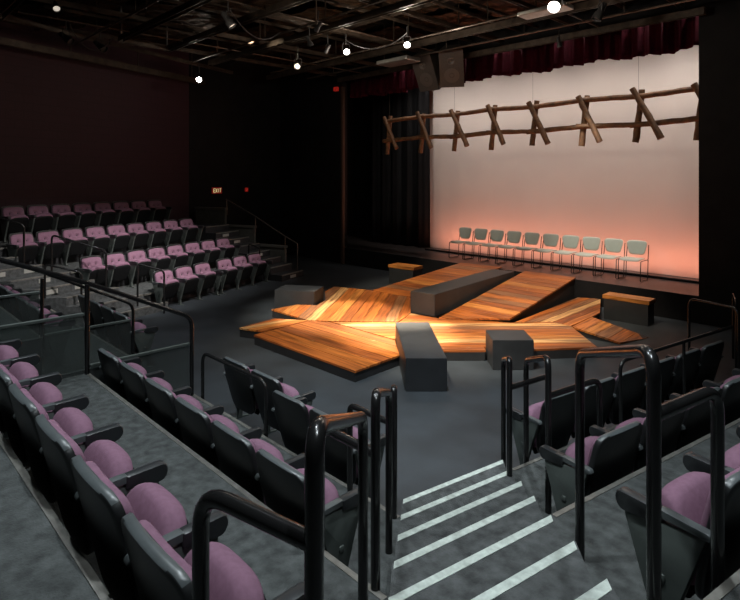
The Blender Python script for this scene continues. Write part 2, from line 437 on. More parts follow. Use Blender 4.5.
# ------------------------------------------------------------------ theatre seats
def warp_plane(y0, z0, tilt, curve=0., sgn=1):
    """u across, v up the tilted plane, h out along its normal (sgn +1 forward)"""
    c, s = math.cos(tilt), math.sin(tilt)
    def f(u, v, h):
        h2 = sgn*h + curve*u*u
        return Vector((u, y0 + v*s + h2*c, z0 + v*c - h2*s))
    return f
def prism_leg(bm, x):
    prof = [(.11, 0), (.34, 0), (.34, .012), (.255, .02), (.25, .16), (.195, .16), (.19, .02), (.11, .012)]
    a = [bm.verts.new((x-.014, y, z)) for y, z in prof]; b = [bm.verts.new((x+.014, y, z)) for y, z in prof]; n = len(prof)
    bm.faces.new(a); bm.faces.new(b[::-1])
    for i in range(n): bm.faces.new((a[i], b[i], b[(i+1) % n], a[(i+1) % n]))
def make_seat(label, group, both):
    t = thing('theatre_seat', label, 'seat', group=group)
    BT = R(-13)                                     # the back leans away from its front
    L = .56; zb = .205; yb = .135
    out = rounded([(-.20, 0), (.20, 0), (.252, L*.45), (.246, L), (-.246, L), (-.252, L*.45)], [.08, .08, .1, .085, .085, .1])
    # arch the top edge
    out = [(u, v + (.018*(1-(u/.25)**2) if v > L*.9 else 0)) for u, v in out]
    bm = bmesh.new()
    pad(bm, out, [(.955, .002), (.985, .002), (1, .008), (1, .034), (.985, .040), (.93, .043), (.6, .045), (.3, .046)], warp_plane(yb, zb, BT, .30, -1))
    o_ = finish('back_shell', bm, [M['shell'], M['armtop_rimsheen']], t, True)
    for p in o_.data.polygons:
        if p.normal.z > .62 and p.center.z > .66: p.material_index = 1  # lighter top rim: sheen of overhead light put into the colour
    def tuft(fn, spots, depth, sig):
        def g(u, v, h):
            p = fn(u, v, h)
            if h > .012:
                for a, b in spots: 
                    h -= depth*math.exp(-((u-a)**2+(v-b)**2)/sig**2)
            return fn(u, v, h)
        return g
    co = rounded([(-.185, .10), (.185, .10), (.226, .30), (.222, L-.034), (-.222, L-.034), (-.226, .30)], [.05, .05, .1, .075, .075, .1])
    co = [(u, v + (.016*(1-(u/.22)**2) if v > L*.88 else 0)) for u, v in co]
    bm = bmesh.new()
    lay = [(.97, -.008), (1, .002), (1, .010), (.99, .020), (.965, .030), (.92, .038), (.84, .045), (.75, .050), (.66, .054), (.57, .057), (.48, .059), (.39, .061), (.30, .062), (.21, .063), (.12, .063), (.03, .063)]
    fn = warp_plane(yb, zb, BT, .30, 1)
    pad(bm, co, lay, tuft(fn, [(-.085, .392), (.085, .392)], .040, .034))
    bc = finish('back_cushion', bm, M['purple'], t, True)
    for sx in (-.085, .085):
        bm = bmesh.new(); p = fn(sx, .392, .030)
        bmesh.ops.create_uvsphere(bm, u_segments=10, v_segments=6, radius=.014, matrix=Matrix.Translation(p) @ Matrix.Diagonal((1, .6, 1, 1)))
        finish('button', bm, M['shell'], bc, True)
    # tipped-up seat
    ST_ = R(22); y0, z0 = .172, .252
    def lip(w, v0, v1, e=.62):
        return [(w*math.cos(a)**e, v0+(v1-v0)*math.sin(a)) for a in [R(x) for x in range(0, 90, 9)]] + [(0, v1)] + [(-w*math.cos(a)**e, v0+(v1-v0)*math.sin(a)) for a in [R(x) for x in range(81, -1, -9)]]
    so = [(-.19, 0), (.19, 0), (.218, .10)] + lip(.224, .19, .342, .58) + [(-.218, .10)]
    po = [(-.17, -.06), (.17, -.06), (.205, .06)] + lip(.210, .20, .300, .45) + [(-.205, .06)]
    fs = warp_plane(y0, z0, ST_, 0, 1)
    bm = bmesh.new(); pad(bm, po, [(.93, .010), (1, .022), (1, .040), (.94, .050), (.7, .054), (.3, .055)], fs)
    finish('seat_pan', bm, M['pan'], t, True)
    bm = bmesh.new(); pad(bm, so, [(.6, -.030), (.88, -.030), (.95, -.022), (.99, -.006), (1.0, .012), (.995, .034), (.97, .054), (.92, .068), (.82, .077), (.6, .084), (.3, .087), (.1, .088)], warp_plane(y0, z0, ST_, 0, -1))
    finish('seat_cushion', bm, M['purple'], t, True)
    # arms and standards
    for sx in ((-1, 1) if both else (1,)):
        x = sx*SW/2
        bm = bmesh.new()
        q = [(y, z) for y, z in rounded([(.225, .500), (.395, .482), (.420, .515), (.408, .563), (.225, .560)], [.012, .03, .02, .022, .008], 4)]
        pad(bm, q, [(.93, -.026), (1, -.020), (1, .020), (.93, .026)], lambda u, v, h, x=x: Vector((x+h, u, v)))
        ar = finish('armrest', bm, M['arm'], t, True)
        bm = bmesh.new(); q = rounded([(.02, .530), (.232, .530), (.232, .562), (.03, .556)], [.012, .003, .004, .012], 3)
        pad(bm, q, [(.95, -.021), (1, -.017), (1, .017), (.95, .021)], lambda u, v, h, x=x: Vector((x+h, u, v)))
        finish('arm_pad', bm, M['armtop_rimsheen'], ar, True)
        bm = bmesh.new(); q = rounded([(.19, .10), (.255, .10), (.385, .49), (.045, .535)], [.02, .03, .03, .02], 4)
        pad(bm, q, [(.96, -.016), (1, -.012), (1, .012), (.96, .016)], lambda u, v, h, x=x: Vector((x+h, u, v)))
        box(bm, Vector((x, .222, .29)), (.05, .04, .04), None, .012)
        finish('side_panel', bm, M['panel'], t, True)
        bm = bmesh.new(); prism_leg(bm, x)
        finish('leg', bm, M['panel'], t, True)
    return t
ORD = ['first', 'second', 'third', 'fourth', 'fifth', 'sixth', 'seventh', 'eighth', 'ninth', 'tenth']
proto = {}
def seat(loc, rz, label, group, both):
    if both not in proto:
        proto[both] = make_seat(label, group, both); o = proto[both]; o.location = loc; o.rotation_euler = (0, 0, rz)
    else: o = dup(proto[both], loc, rz, label, group)
    return o
# centre block, counted from the corner stairs (k grows to the left). +x of a seat points towards smaller k
for kend, n, z, cnt, rname in ((1.45, .72, T2, 7, 'nearest'), (2.38, 1.846, T1, 6, 'middle')):
    for i in range(cnt):
        seat(Cb(n, kend+SW*(i+.5), z), 0, f'purple theatre seat, {ORD[i]} from the corner stairs in the {rname} left row', 'seats of the centre block', i == cnt-1)
for i, (k, n) in enumerate(((3.24+SW/2, 2.92), (3.24+1.5*SW, 2.92), (4.93-SW/2+.02, 3.08), (5.48-SW/2+.03, 3.08))):
    seat(Cb(n, k, 0), 0, f'purple theatre seat on the stage floor, {ORD[i]} left of the steps in the lowest row', 'seats of the centre block', i in (1, 3))
for i in range(4):
    seat(Cb(2.97, 7.87+SW*(i+.5), 0), 0, f'purple theatre seat beyond the mesh panels, {ORD[i]} from their end, front row', 'seats beyond the mesh panels', i == 3)
for i in range(6):
    seat(Cb(1.846, 7.75+SW*(i+.5), T1), 0, f'purple theatre seat beyond the mesh panels, {ORD[i]} from their end, second row', 'seats beyond the mesh panels', i == 5)
# right block (+x of a seat points to larger k)
for k0, n, z, cnt, rname in ((3.945, RE[0]-.07, 0, 6, 'lowest'), (3.07, RE[1]-.07, T1, 5, 'middle'), (2.215, RE[2]-.07, T2, 3, 'nearest')):
    for i in range(cnt):
        seat(Rb(n, k0+SW*(i+.5), z), FACE_R, f'purple theatre seat, {ORD[i]} from the corner stairs in the {rname} right row', 'seats of the right block', i == 0)
# left block, +x of a seat points to smaller j
for js, n, z, rname in (([8.28+SW*i+(.16 if i > 2 else 0) for i in range(6)], 9.265, 0, 'front'), ([7.43+SW*i for i in range(8)], 10.39, T1, 'second'),
                        ([6.69+SW*i for i in range(9)], 11.52, T2, 'third'), ([7.16+SW*i for i in range(8)], 12.64, T3, 'back')):
    for i, j in enumerate(js):
        seat(Lb(n, j, z), FACE_L, f"purple theatre seat, {ORD[i]} from the left in the far block's {rname} row", 'seats of the far left block', i in (len(js)-1, ) or (rname == 'front' and i == 2))

# ------------------------------------------------------------------ rails
PR = .0225
def loop_rail(name, label, a, b, za, zb, ba, bb, group=None, bar=None, r=PR, fr=.10):
    """upside-down U: near post a, far post b (world xy), tops za/zb, bases ba/bb; bar: (point along, height, base) a guard bar"""
    a, b = Vector(a), Vector(b)
    bm = bmesh.new()
    tube(bm, fillet([Vector((a.x, a.y, ba)), Vector((a.x, a.y, za)), Vector((b.x, b.y, zb)), Vector((b.x, b.y, bb))], fr), r)
    o = finish(name, bm, M['rail'], None, True); tag(o, label, 'handrail', group)
    if bar:
        p, z, base, q = bar; p = Vector(p); q = Vector(q)
        bm = bmesh.new(); tube(bm, fillet([Vector((q.x, q.y, z)), Vector((p.x, p.y, z)), Vector((p.x, p.y, base))], fr), r)
        finish('guard_bar', bm, M['rail'], o, True)
    return o
G = 'black loop handrails of the corner stairs'
An, Af = W(-.125, 1.25), W(-.03, 2.42)
loop_rail('handrail', 'thick black loop handrail nearest the camera, left of the corner steps', An, Af, 2.14, 1.66, T2, T2, G, (Cb(.70, 1.36), 1.88, T2, An))
Bn, Bf = W(.025, 2.56), W(.12, 3.54)
loop_rail('handrail', 'second black loop handrail down the left side of the corner steps', Bn, Bf, 1.71, 1.335, T2, T1, G, (Cb(1.80, 2.22), 1.43, T1, Bn))
Cn, Cf = W(.168, 3.9), W(.196, 4.5)
loop_rail('handrail', 'lowest black loop handrail at the left foot of the corner steps', Cn, Cf, 1.225, 1.0, T1, 0, G, (Cb(2.84, 3.15), .97, T1, Cn), fr=.06)
An2, Af2 = W(.915, 1.8), W(1.035, 2.754)
loop_rail('handrail', 'thick black loop handrail nearest the camera, right of the corner steps', An2, Af2, 2.14, 1.83, T2, T2, G, (An2 + (Rb(0, .42)-Rb(0, 0)), 1.93, T2, An2))
Bn2, Bf2 = W(1.265, 3.96), W(1.32, 4.72)
loop_rail('handrail', 'second black loop handrail down the right side of the corner steps', Bn2, Bf2, 1.42, 1.15, T1, 0, G, (Bn2 + (Rb(0, .6)-Rb(0, 0)), 1.146, T1, Bn2))
Cn2, Cf2 = W(1.112, 4.45), W(1.219, 5.1)
loop_rail('handrail', 'lowest black loop handrail at the right foot of the corner steps', Cn2, Cf2, 1.25, 1.03, T1, 0, G, (Cn2 + (Rb(0, .47)-Rb(0, 0)), 1.02, T1, Cn2), fr=.06)
# front-row guard rails
bm = bmesh.new(); ga, gb = Cb(2.905, 5.60), Cb(2.905, 4.38)
tube(bm, fillet([Vector((ga.x, ga.y, T1-.32)), Vector((ga.x, ga.y, .80)), Vector((gb.x, gb.y, .80)), Vector((gb.x, gb.y, 0))], .12), .018)
tag(finish('guard_rail', bm, M['rail'], None, True), 'low black guard rail behind the two seats standing on the stage floor', 'rail')
bm = bmesh.new(); ga, gb, gm = Rb(-3.10, 4.9, T1), Rb(-3.10, 7.12, T1), Rb(-3.10, 6.05, T1)
tube(bm, fillet([ga, ga+Vector((0, 0, .63)), gb+Vector((0, 0, .63))], .1), .018); tube(bm, [gm, gm+Vector((0, 0, .62))], .016)
tag(finish('guard_rail', bm, M['rail'], None, True), 'long black guard rail behind the lowest row of right seats', 'rail')
loop_rail('handrail', 'thin black loop handrail at the far end of the right rows', Rb(-3.06, 7.2), Rb(-3.8, 7.55), 1.16, 1.10, T1, 0, fr=.12, r=.017)
loop_rail('handrail', 'thin black loop handrail cut by the right edge of the picture', W(5.0, 7.62), W(5.4, 8.3), 1.02, .98, .0, 0, fr=.12, r=.017)

# mesh-panelled guards of the side entrance
def guard(label, k, ntop, r, hi, posts, bars, endn):
    g = thing('panelled_guard_rail', label, 'guard rail', Cb(posts[-1][0], k, 0))
    base = Cb(posts[-1][0], k, 0)
    bm = bmesh.new()
    pts = [Cb(n, k, z)-base for n, z in ntop] + [Cb(endn[0], k, endn[1])-base]
    tube(bm, fillet(pts, .10), r); finish('top_rail', bm, M['rail'], g, True)
    for n, z0, z1 in posts:
        bm = bmesh.new(); tube(bm, [Cb(n, k, z0)-base, Cb(n, k, z1)-base], r); finish('post', bm, M['rail'], g, True)
    for n0, n1, z, zb in bars:
        bm = bmesh.new(); c = (Cb(n0, k, (z+zb)/2)+Cb(n1, k, (z+zb)/2))/2-base
        box(bm, c, (.008, abs(n1-n0)-.06, z-zb-.02)); pn = finish('mesh_panel', bm, M['mesh'], g)
        bm = bmesh.new(); c = (Cb(n0, k, z)+Cb(n1, k, z))/2-base
        box(bm, c, (.035, abs(n1-n0)-.05, .03), None, .006); finish('panel_rail', bm, M['panel'], pn)
guard('black guard rail with mesh panels stepping down beside the nearest left rows', KG-.03,
      [(-.6, 2.16+.60), (.66, 2.15), (1.775, 1.685), (2.84, 1.17)], PR, 0, [(.66, T3, 2.15), (1.775, T2, 1.67), (2.84, T1, .8)],
      [(-.45, .66, 1.87, T3), (.66, 1.775, 1.39, T2), (1.775, 2.84, .886, T1)], (2.84, T1))
guard('black guard rail with mesh panels on the far side of the side entrance', KF+.03,
      [(-.6, 2.16+.46), (.66, 2.09), (1.80, 1.58), (2.86, 1.03)], .019, 0, [(.66, T3, 2.02), (1.80, T2, 1.5), (2.86, T1, .8)],
      [(-.45, .66, 1.85, T3), (.66, 1.80, 1.345, T2), (1.80, 2.86, .83, T1)], (2.86, T1))

# loops of the left corner stair
def loops(label, px, z0, base0, group='thin handrail loops of the left stair'):
    (xa, ya), (xb, yb) = px
    a = at(xa, ya, z0[0]); b = at(xb, yb, z0[1])
    return loop_rail('handrail', label, a, b, z0[0], z0[1], base0[0], base0[1], group, fr=.1, r=.02)
Gl = 'thin handrail loops of the left stair'
def lstair_loop(label, na, nb, off, hh=.95, g=Gl):
    ja, jb = jL(na)+off, jL(nb)+off
    def zf(n): return .157+RISE*max(0, min(7, math.floor((n-8.945)/.375+1e-6))) if n > 8.94 else 0
    za, zb = zf(na), zf(nb)
    a, b = Lb(na, ja), Lb(nb, jb)
    loop_rail('handrail', label, a, b, za+hh, zb+hh, za, zb, g, fr=.09, r=.019)
lstair_loop('thin handrail loop before the front seat row of the far block', 9.15, 8.75, -.42, .84)
lstair_loop('thin handrail loop ending the second seat row of the far block', 10.55, 9.75, -.22, .76)
lstair_loop('thin handrail loop ending the third seat row of the far block', 11.75, 10.95, -.22, .80)
lstair_loop('thin handrail loop on the near side of the left stair, higher one', 11.7, 10.9, -1.2, .80)
lstair_loop('thin handrail loop on the near side of the left stair, lower one', 10.0, 9.5, -1.11, .62)

# upstage stair guard: stepped grey panels and sloping rail
g0 = Lb(9.0, 12.7)
ug = thing('stepped_guard_wall', 'grey stepped guard panels under a thin sloping handrail beyond the far seats', 'guard rail', g0)
def ugp(n, j, z): return Lb(n, j, z)-g0
for n0, n1, z in ((9.35, 10.4, .72), (10.44, 11.5, 1.23), (11.54, 12.7, 1.72)):
    bm = bmesh.new(); prism(bm, [Vector(ugp(a, b, 0)[:2]) for a, b in ((n0, 12.66), (n1, 12.66), (n1, 12.74), (n0, 12.74))], 0, z)
    p = finish('guard_panel', bm, mat('guard_grey', (.060, .064, .058), .6, 0, .2, 6), ug)
    bm = bmesh.new(); prism(bm, [Vector(ugp(a, b, 0)[:2]) for a, b in ((n0-.02, 12.63), (n1+.02, 12.63), (n1+.02, 12.77), (n0-.02, 12.77))], z, z+.06)
    finish('cap', bm, mat('cap_grey', (.085, .085, .078), .5), p)
bm = bmesh.new(); tube(bm, fillet([ugp(8.95, 12.7, 0), ugp(8.95, 12.7, .86), ugp(9.35, 12.7, 1.03), ugp(10.42, 12.7, 1.56), ugp(11.52, 12.7, 2.04)], .05), .017)
for n, z in ((9.37, 1.02), (10.42, 1.55), (11.5, 2.02)): tube(bm, [ugp(n, 12.7, z-.9 if n < 9.4 else z-.45), ugp(n, 12.7, z)], .015)
finish('top_rail', bm, mat('worn_rail', (.12, .11, .10), .3, .6), ug, True)
loop_rail('handrail', 'short thin handrail loop at the right end of the far rows', Lb(9.7, 11.55), Lb(9.30, 11.5), T1+.62, T1+.52, T1, T1, r=.017, fr=.08)

# EXIT sign and red lamp on the exit wall
ex = thing('exit_sign', 'small lit EXIT sign in a red housing on the dark wall', 'sign', (-16.43, 9.0, 2.26))
bm = bmesh.new(); box(bm, Vector((.03, 0, 0)), (.06, .34, .2), None, .01); finish('housing', bm, M['exitred'], ex)
def letters(parent, m):
    # strokes of E X I T drawn in a 1x1.6 cell, reading left to right as seen from the room
    S = {'E': [((0, 0), (0, 1.6)), ((0, 0), (.8, 0)), ((0, .8), (.7, .8)), ((0, 1.6), (.8, 1.6))], 'X': [((0, 0), (.8, 1.6)), ((.8, 0), (0, 1.6))],
         'I': [((.4, 0), (.4, 1.6))], 'T': [((.4, 0), (.4, 1.6)), ((0, 1.6), (.8, 1.6))]}
    for i, ch in enumerate('EXIT'):
        bm = bmesh.new()
        for a, b in S[ch]:
            p = [Vector((.064, (-1.95+i*1.05+q[0])*.066, (q[1]-.8)*.075)) for q in (a, b)]
            tube(bm, p, .0095, 6)
        finish('letter', bm, m, parent)
letters(ex, M['exitglow'])
bm = bmesh.new(); box(bm, Vector((-16.40, 10.1, 2.27)), (.08, .09, .13), None, .015)
tag(finish('alarm_light', bm, M['redlamp']), 'small red alarm light on the dark wall right of the sign', 'alarm')
bm = bmesh.new(); box(bm, Vector((-13.35, YP-.05, 5.46)), (.16, .1, .13), None, .015)
tag(finish('alarm_light', bm, M['redlamp']), 'small red light high up beside the red valance end', 'alarm')

# ------------------------------------------------------------------ timber decks
DZ = .155; PT = .028
def deck(name, label, polys, az, pw, seed, shades=None, group='timber platforms of the set'):
    """polys: convex lists of world points at deck height; az: direction of the boards"""
    c = sum((p for pl in polys for p in pl), Vector())/sum(len(pl) for pl in polys); c.z = 0
    t = thing(name, label, 'platform', c, 0, group)
    U = (W(math.sin(az), math.cos(az))-W(0, 0)).normalized(); V = Vector((-U.y, U.x, 0))
    bm = bmesh.new(); planking(bm, [[p-c for p in pl] for pl in polys], Vector((0, 0, DZ)), U, V, pw, PT, .009, shades, seed)
    finish('planking', bm, M['wood'], t)
    bm = bmesh.new()
    for pl in polys:
        g = sum(pl, Vector())/len(pl)
        q = [Vector(((p.x-c.x), (p.y-c.y))) + (Vector((g.x, g.y))-Vector((p.x, p.y))).normalized()*.012 for p in pl]
        prism(bm, q, 0, DZ-PT)
    finish('base_frame', bm, M['deckside'], t)
    return t
def az_px(p, q, z=DZ):
    a, b = at(*p, z), at(*q, z); v = b-a
    X = v.x*CT+v.y*ST; d = -v.x*ST+v.y*CT
    return math.atan2(X, d)
D = lambda *pts: [at(x, y, DZ) for x, y in pts]
# front platform
deck('timber_platform', 'orange plank platform jutting out nearest the left seats', [D((253.6, 334.9), (355, 371), (399.5, 355), (395.0, 340.3), (330, 322.0), (309, 320.7))], az_px((253.6, 334.7), (355, 371)), .235, 3, [.05, .72, .3, .65, .15, .9, .55])
deck('timber_platform', 'narrow pointed plank platform behind the front platform', [D((239, 327.8), (265, 331.3), (308.2, 320.4), (275, 318.4))], az_px((240, 327.5), (300, 316.5)), .16, 5, [.1, .45, .8])
deck('timber_platform', 'broad plank platform in front of the low charcoal box on the left',
     [D((271.7, 309.2), (307.5, 320), (330, 321.2), (316.5, 305.2), (297, 304.5)),
      D((330, 321.2), (398.5, 321.6), (410.5, 313.0), (412, 299), (404, 293.5), (362, 289.3), (334, 286.5), (325, 291.5), (325.5, 300), (316.5, 305.2))],
     az_px((333, 318), (357, 292)), .20, 9, [.05, .5, .3, .68, .1, .92, .4, .2, .8, .55, .05, .45, .7])
bxL = [W(x, d) for x, d in ((.449, 7.02), (.97, 7.02), (.925, 8.78), (.40, 8.78))]
cz = lambda x, d: W(x, d, DZ)
deck('timber_platform', 'bright centre plank platform between the tall charcoal boxes',
     [[cz(.99, 8.19), cz(1.70, 8.19), cz(1.70, 8.36), cz(.985, 8.36)],
      [cz(2.32, 8.23), cz(3.398, 8.36), cz(2.32, 8.36)],
      [cz(.985, 8.36), cz(3.398, 8.36), cz(3.415, 9.0), cz(.94, 8.80)],
      D((332, 322.0), (399, 322.0), (395.5, 338.6), (391, 338.4)),
      [at(395.5, 338.6, DZ), cz(.94, 8.80), cz(3.415, 9.0), at(570.5, 325.8, DZ), at(551, 321.7, DZ), at(511, 322.6, DZ), at(440, 318.7, DZ), at(411, 313.3, DZ), at(399, 322, DZ)]],
     az_px((400, 338), (560, 337.5)), .19, 12, [.3, .05, .82, .45, .65, .93, .5, .8, .2])
# right platform, two runs
deck('timber_platform', 'plank platform running to the stage front left of the right bench', [D((512, 323.2), (551, 322.0), (570.5, 326.0), (592, 316.5), (600, 312.5), (600.5, 298.6), (578, 297.4))], az_px((551, 320), (598, 302)), .17, 15, [.2, .35, .8, .5, .1, .62, .3])
# ramps up to the stage
def ramp(label, quad, pw, seed, shades, side=None):
    """quad: foot-left, foot-right, top-right, top-left world points; boards run across the slope"""
    c = sum(quad, Vector())/4; c.z = 0
    t = thing('timber_ramp', label, 'ramp', c, 0, 'timber ramps of the set')
    fl, fr, tr, tl = [p-c for p in quad]
    U = (tr-tl).normalized(); Nn = (fr-fl).cross(tl-fl).normalized(); V = Nn.cross(U).normalized()
    # put all four in one plane through fl, tr, tl
    Nn = (tr-tl).cross(fl-tl).normalized(); V = Nn.cross(U).normalized()
    fr = fr - Vector((0, 0, 1))*((fr-tl).dot(Nn)/Nn.z)
    bm = bmesh.new(); planking(bm, [[fl, fr, tr, tl]], tl, U, V, pw, .03, .009, shades, seed)
    finish('planking', bm, M['wood'], t)
    bm = bmesh.new()
    q = [Vector(p) for p in (fl, fr, tr, tl)]; g = sum(q, Vector())/4
    top = [bm.verts.new((p.x+(g.x-p.x)*.03, p.y+(g.y-p.y)*.03, max(.01, p.z-.036))) for p in q]; bot = [bm.verts.new((v.co.x, v.co.y, 0)) for v in top]
    bm.faces.new(top); bm.faces.new(bot[::-1])
    for i in range(4): bm.faces.new((top[i], top[(i+1) % 4], bot[(i+1) % 4], bot[i]))
    finish('base_frame', bm, M['deckside'], t)
TZ = .535
ramp('wide plank ramp rising to the stage right of the long charcoal box', [at(438, 318.2, DZ+.01), at(510, 322.2, DZ+.01), at(575.8, 277.3, TZ), at(525, 270.8, TZ)], .24, 21, [.35, .05, .88, .92, .45, .1, .3, .62, .2, .55, .35, .4])
ramp('low pointed plank ramp sloping to the floor in front of the right bench', [at(620, 342.5, .035), at(649.7, 335.5, .035), at(592, 316.9, DZ), at(572, 326.4, DZ)], .20, 18, [.15, .4, .62, .1, .9, .35, .55])
ramp('plank ramp rising to the stage left of the long charcoal box', [at(372, 290.3, DZ+.01), at(412, 297, DZ+.01), at(501.7, 267.0, TZ), at(461, 262.6, TZ)], .24, 25, [.3, .5, .1, .65, .35, .88, .2, .45])

# ------------------------------------------------------------------ boxes and benches
def block(name, label, cs, z0, z1, m, group=None):
    """cs: four ground corners"""
    c = sum((Vector(p[:2]) for p in cs), Vector((0, 0)))/4
    bm = bmesh.new(); prism(bm, [Vector(p[:2])-c for p in cs], 0, z1-z0)
    bmesh.ops.bevel(bm, geom=bm.edges[:], offset=.006, segments=2, affect='EDGES')
    o = finish(name, bm, m); o.location = (c.x, c.y, z0); tag(o, label, 'box', group); return o
GB = 'charcoal boxes of the set'
block('charcoal_box', 'long charcoal box standing on the floor before the centre platform', bxL, 0, .418, M['box'], GB)
block('charcoal_box', 'nearly cubic charcoal box on the floor at the platform front', [W(1.716, 7.8), W(2.29, 7.8), W(2.30, 8.33), W(1.725, 8.33)], 0, .418, M['box'], GB)
u = Vector((math.sin(R(40)), math.cos(R(40)))); v = Vector((math.sin(R(-52)), math.cos(R(-52))))
p0 = Vector((1.176, 10.14)); cs = [p0, p0+u*3.25, p0+u*3.25+v*.533, p0+v*.533]
block('charcoal_box', 'longest charcoal box lying between the two plank ramps', [W(*p) for p in cs], DZ, .563, M['box'], GB)
block('charcoal_box', 'low charcoal box on the floor by the far left seats', [at(x, y, .42) for x, y in ((274.5, 290), (314.2, 291.3), (323.8, 286.3), (285.8, 284.4))], 0, .42, M['box'], GB)
def bench(label, top, z):
    c = sum((at(x, y, z) for x, y in top), Vector())/4; c.z = 0
    t = thing('bench', label, 'bench', c, 0, 'plank-topped benches')
    q = [at(x, y, z)-c for x, y in top]
    U = (q[1]-q[0]); U.z = 0; U.normalize(); V = Vector((-U.y, U.x, 0))
    L = (q[1]-q[0]).length; Wd = (q[3]-q[0]).length
    hl, hw = L/2, Wd/2
    rect = [U*-hl-V*hw, U*hl-V*hw, U*hl+V*hw, U*-hl+V*hw]
    bm = bmesh.new(); planking(bm, [[Vector((p.x, p.y, z)) for p in rect]], Vector((0, 0, z)), U, V, Wd/2+.001, .07, .003, None, 4)
    finish('bench_top', bm, M['benchwood'], t)
    bm = bmesh.new(); prism(bm, [Vector((p.x*.95, p.y*.95)) for p in rect], 0, z-.07); finish('base', bm, M['box'], t)
bench('plank-topped dark bench near the stage front at the left', ((388, 264.4), (413.3, 267.5), (422.8, 265.8), (398.3, 262.5)), .48)
bench('plank-topped dark bench near the stage front at the right', ((602.2, 294.4), (648.8, 301.3), (654.7, 298.3), (610.8, 292.0)), .46)

# ------------------------------------------------------------------ stacking chairs on the stage
def make_chair(label):
    t = thing('stacking_chair', label, 'chair', group='grey stacking chairs on the stage')
    # front is +Y
    o = rounded([(-.205, -.20), (.205, -.20), (.215, .20), (-.215, .20)], [.07, .07, .06, .06])
    bm = bmesh.new(); pad(bm, o, [(.05, -.012), (.5, -.012), (.95, -.012), (1, -.008), (1, .004), (.96, .012), (.8, .010), (.6, .008), (.4, .006), (.2, .004), (.04, .004)], lambda u, v, h: Vector((u, v, .445+h-.02*(max(0, v-.12)/.08)**2+.012*abs(u/.2)**2)))
    finish('seat', bm, M['chair'], t, True)
    o = rounded([(-.155, .50), (.155, .50), (.232, .80), (-.232, .80)], [.07, .07, .11, .11])
    bm = bmesh.new(); pad(bm, o, [(.05, -.010), (.4, -.010), (.8, -.010), (.95, -.009), (1, -.004), (1, .005), (.95, .010), (.8, .011), (.6, .011), (.4, .011), (.2, .011), (.04, .011)], lambda u, v, h: Vector((u, -.235-.18*(v-.5)+.9*u*u+h, v+.02)))
    finish('backrest', bm, M['chair'], t, True)
    for s in (-1, 1):
        bm = bmesh.new()
        p = [Vector(q) for q in ((s*.220, -.305, .74), (s*.226, -.25, .46), (s*.230, -.235, .43), (s*.230, .17, .43), (s*.226, .19, .02), (s*.226, -.22, .012), (s*.226, -.25, .43))]
        tube(bm, fillet(p, .03, 4), .0095, 8); finish('leg_frame', bm, M['chairleg'], t, True)
    bm = bmesh.new(); tube(bm, [Vector((-.235, .18, .17)), Vector((.235, .18, .17))], .007, 8)
    finish('crossbar', bm, M['chairleg'], t, True)
    return t
c0 = None
for i in range(10):
    x = -9.12+.4955*i; y = 12.50+.012*i
    lb = f'grey plastic stacking chair, {ORD[i]} from the left in the row before the backdrop'
    rz = PI + random.uniform(-.012, .012)
    if c0 is None: c0 = make_chair(lb); c0.location = (x, y-.28, SZ); c0.rotation_euler = (0, 0, rz)
    else: dup(c0, (x, y-.28, SZ), rz, lb)

# ------------------------------------------------------------------ backdrop, valance, fence
YC = 13.5
bm = bmesh.new()
nx, nz = 60, 20
vs = [[bm.verts.new((-11.4+ (9.2)*i/nx, YC+.010*math.sin(i*1.3)+.008*math.sin(i*.47), .503+5.6*k/nz)) for i in range(nx+1)] for k in range(nz+1)]
for k in range(nz):
    for i in range(nx): bm.faces.new((vs[k][i], vs[k][i+1], vs[k+1][i+1], vs[k+1][i]))
ext = bmesh.ops.solidify(bm, geom=bm.faces[:], thickness=.006)
tag(finish('backdrop', bm, M['cyc'], None, True), 'tall pale cloth backdrop glowing pink behind the row of chairs', 'backdrop')
def drape(name, label, x0, x1, y, z0, z1, m, amp, freq, cat='curtain', sw=0):
    bm = bmesh.new(); n = int((x1-x0)/.022); rowsv = []
    rnd = random.Random(11); ph = [rnd.uniform(0, 6) for _ in range(4)]
    for k in range(7):
        q = k/6; row = []
        for i in range(n+1):
            x = x0+(x1-x0)*i/n
            a = amp*(.55+.45*(1-q))*(math.sin(x*freq+ph[0]+.8*math.sin(x*1.7+ph[1])) + .35*math.sin(x*freq*2.3+ph[2]))
            zz = z0+sw*math.sin(x*2.6+ph[3])*.5+sw*.5*math.sin(x*7.1)+ (z1-z0)*q if k == 0 else z0+(z1-z0)*q
            row.append(bm.verts.new((x, y+a, zz)))
        rowsv.append(row)
    for a, b in zip(rowsv, rowsv[1:]):
        for i in range(n): bm.faces.new((a[i], a[i+1], b[i+1], b[i]))
    bmesh.ops.solidify(bm, geom=bm.faces[:], thickness=.012)
    o = finish(name, bm, m, None, True)
    a_ = o.data.attributes.get('sharp_edge')
    if a_: o.data.attributes.remove(a_)
    return tag(o, label, cat)
drape('valance', 'short dark red velvet valance hanging across the top of the stage opening', -13.0, -3.0, YP+.32, 5.15, 5.86, M['velvet'], .075, 24, 'curtain', .05)
drape('leg_curtain', 'black curtain hanging at the left side of the backdrop', -13.6, -11.03, 13.2, .52, 6.3, M['black'], .06, 12)
# ground row: low black trough with the pink lamps
bm = bmesh.new()
prism(bm, [Vector(p) for p in ((-10.9, 12.86), (-2.6, 12.86), (-2.6, 12.89), (-10.9, 12.89))], SZ, SZ+.05)
prism(bm, [Vector(p) for p in ((-10.9, 12.86), (-2.6, 12.86), (-2.6, 13.02), (-10.9, 13.02))], SZ, SZ+.02)
tag(finish('ground_row', bm, M['black']), 'low black lamp trough along the foot of the backdrop', 'lamp trough')

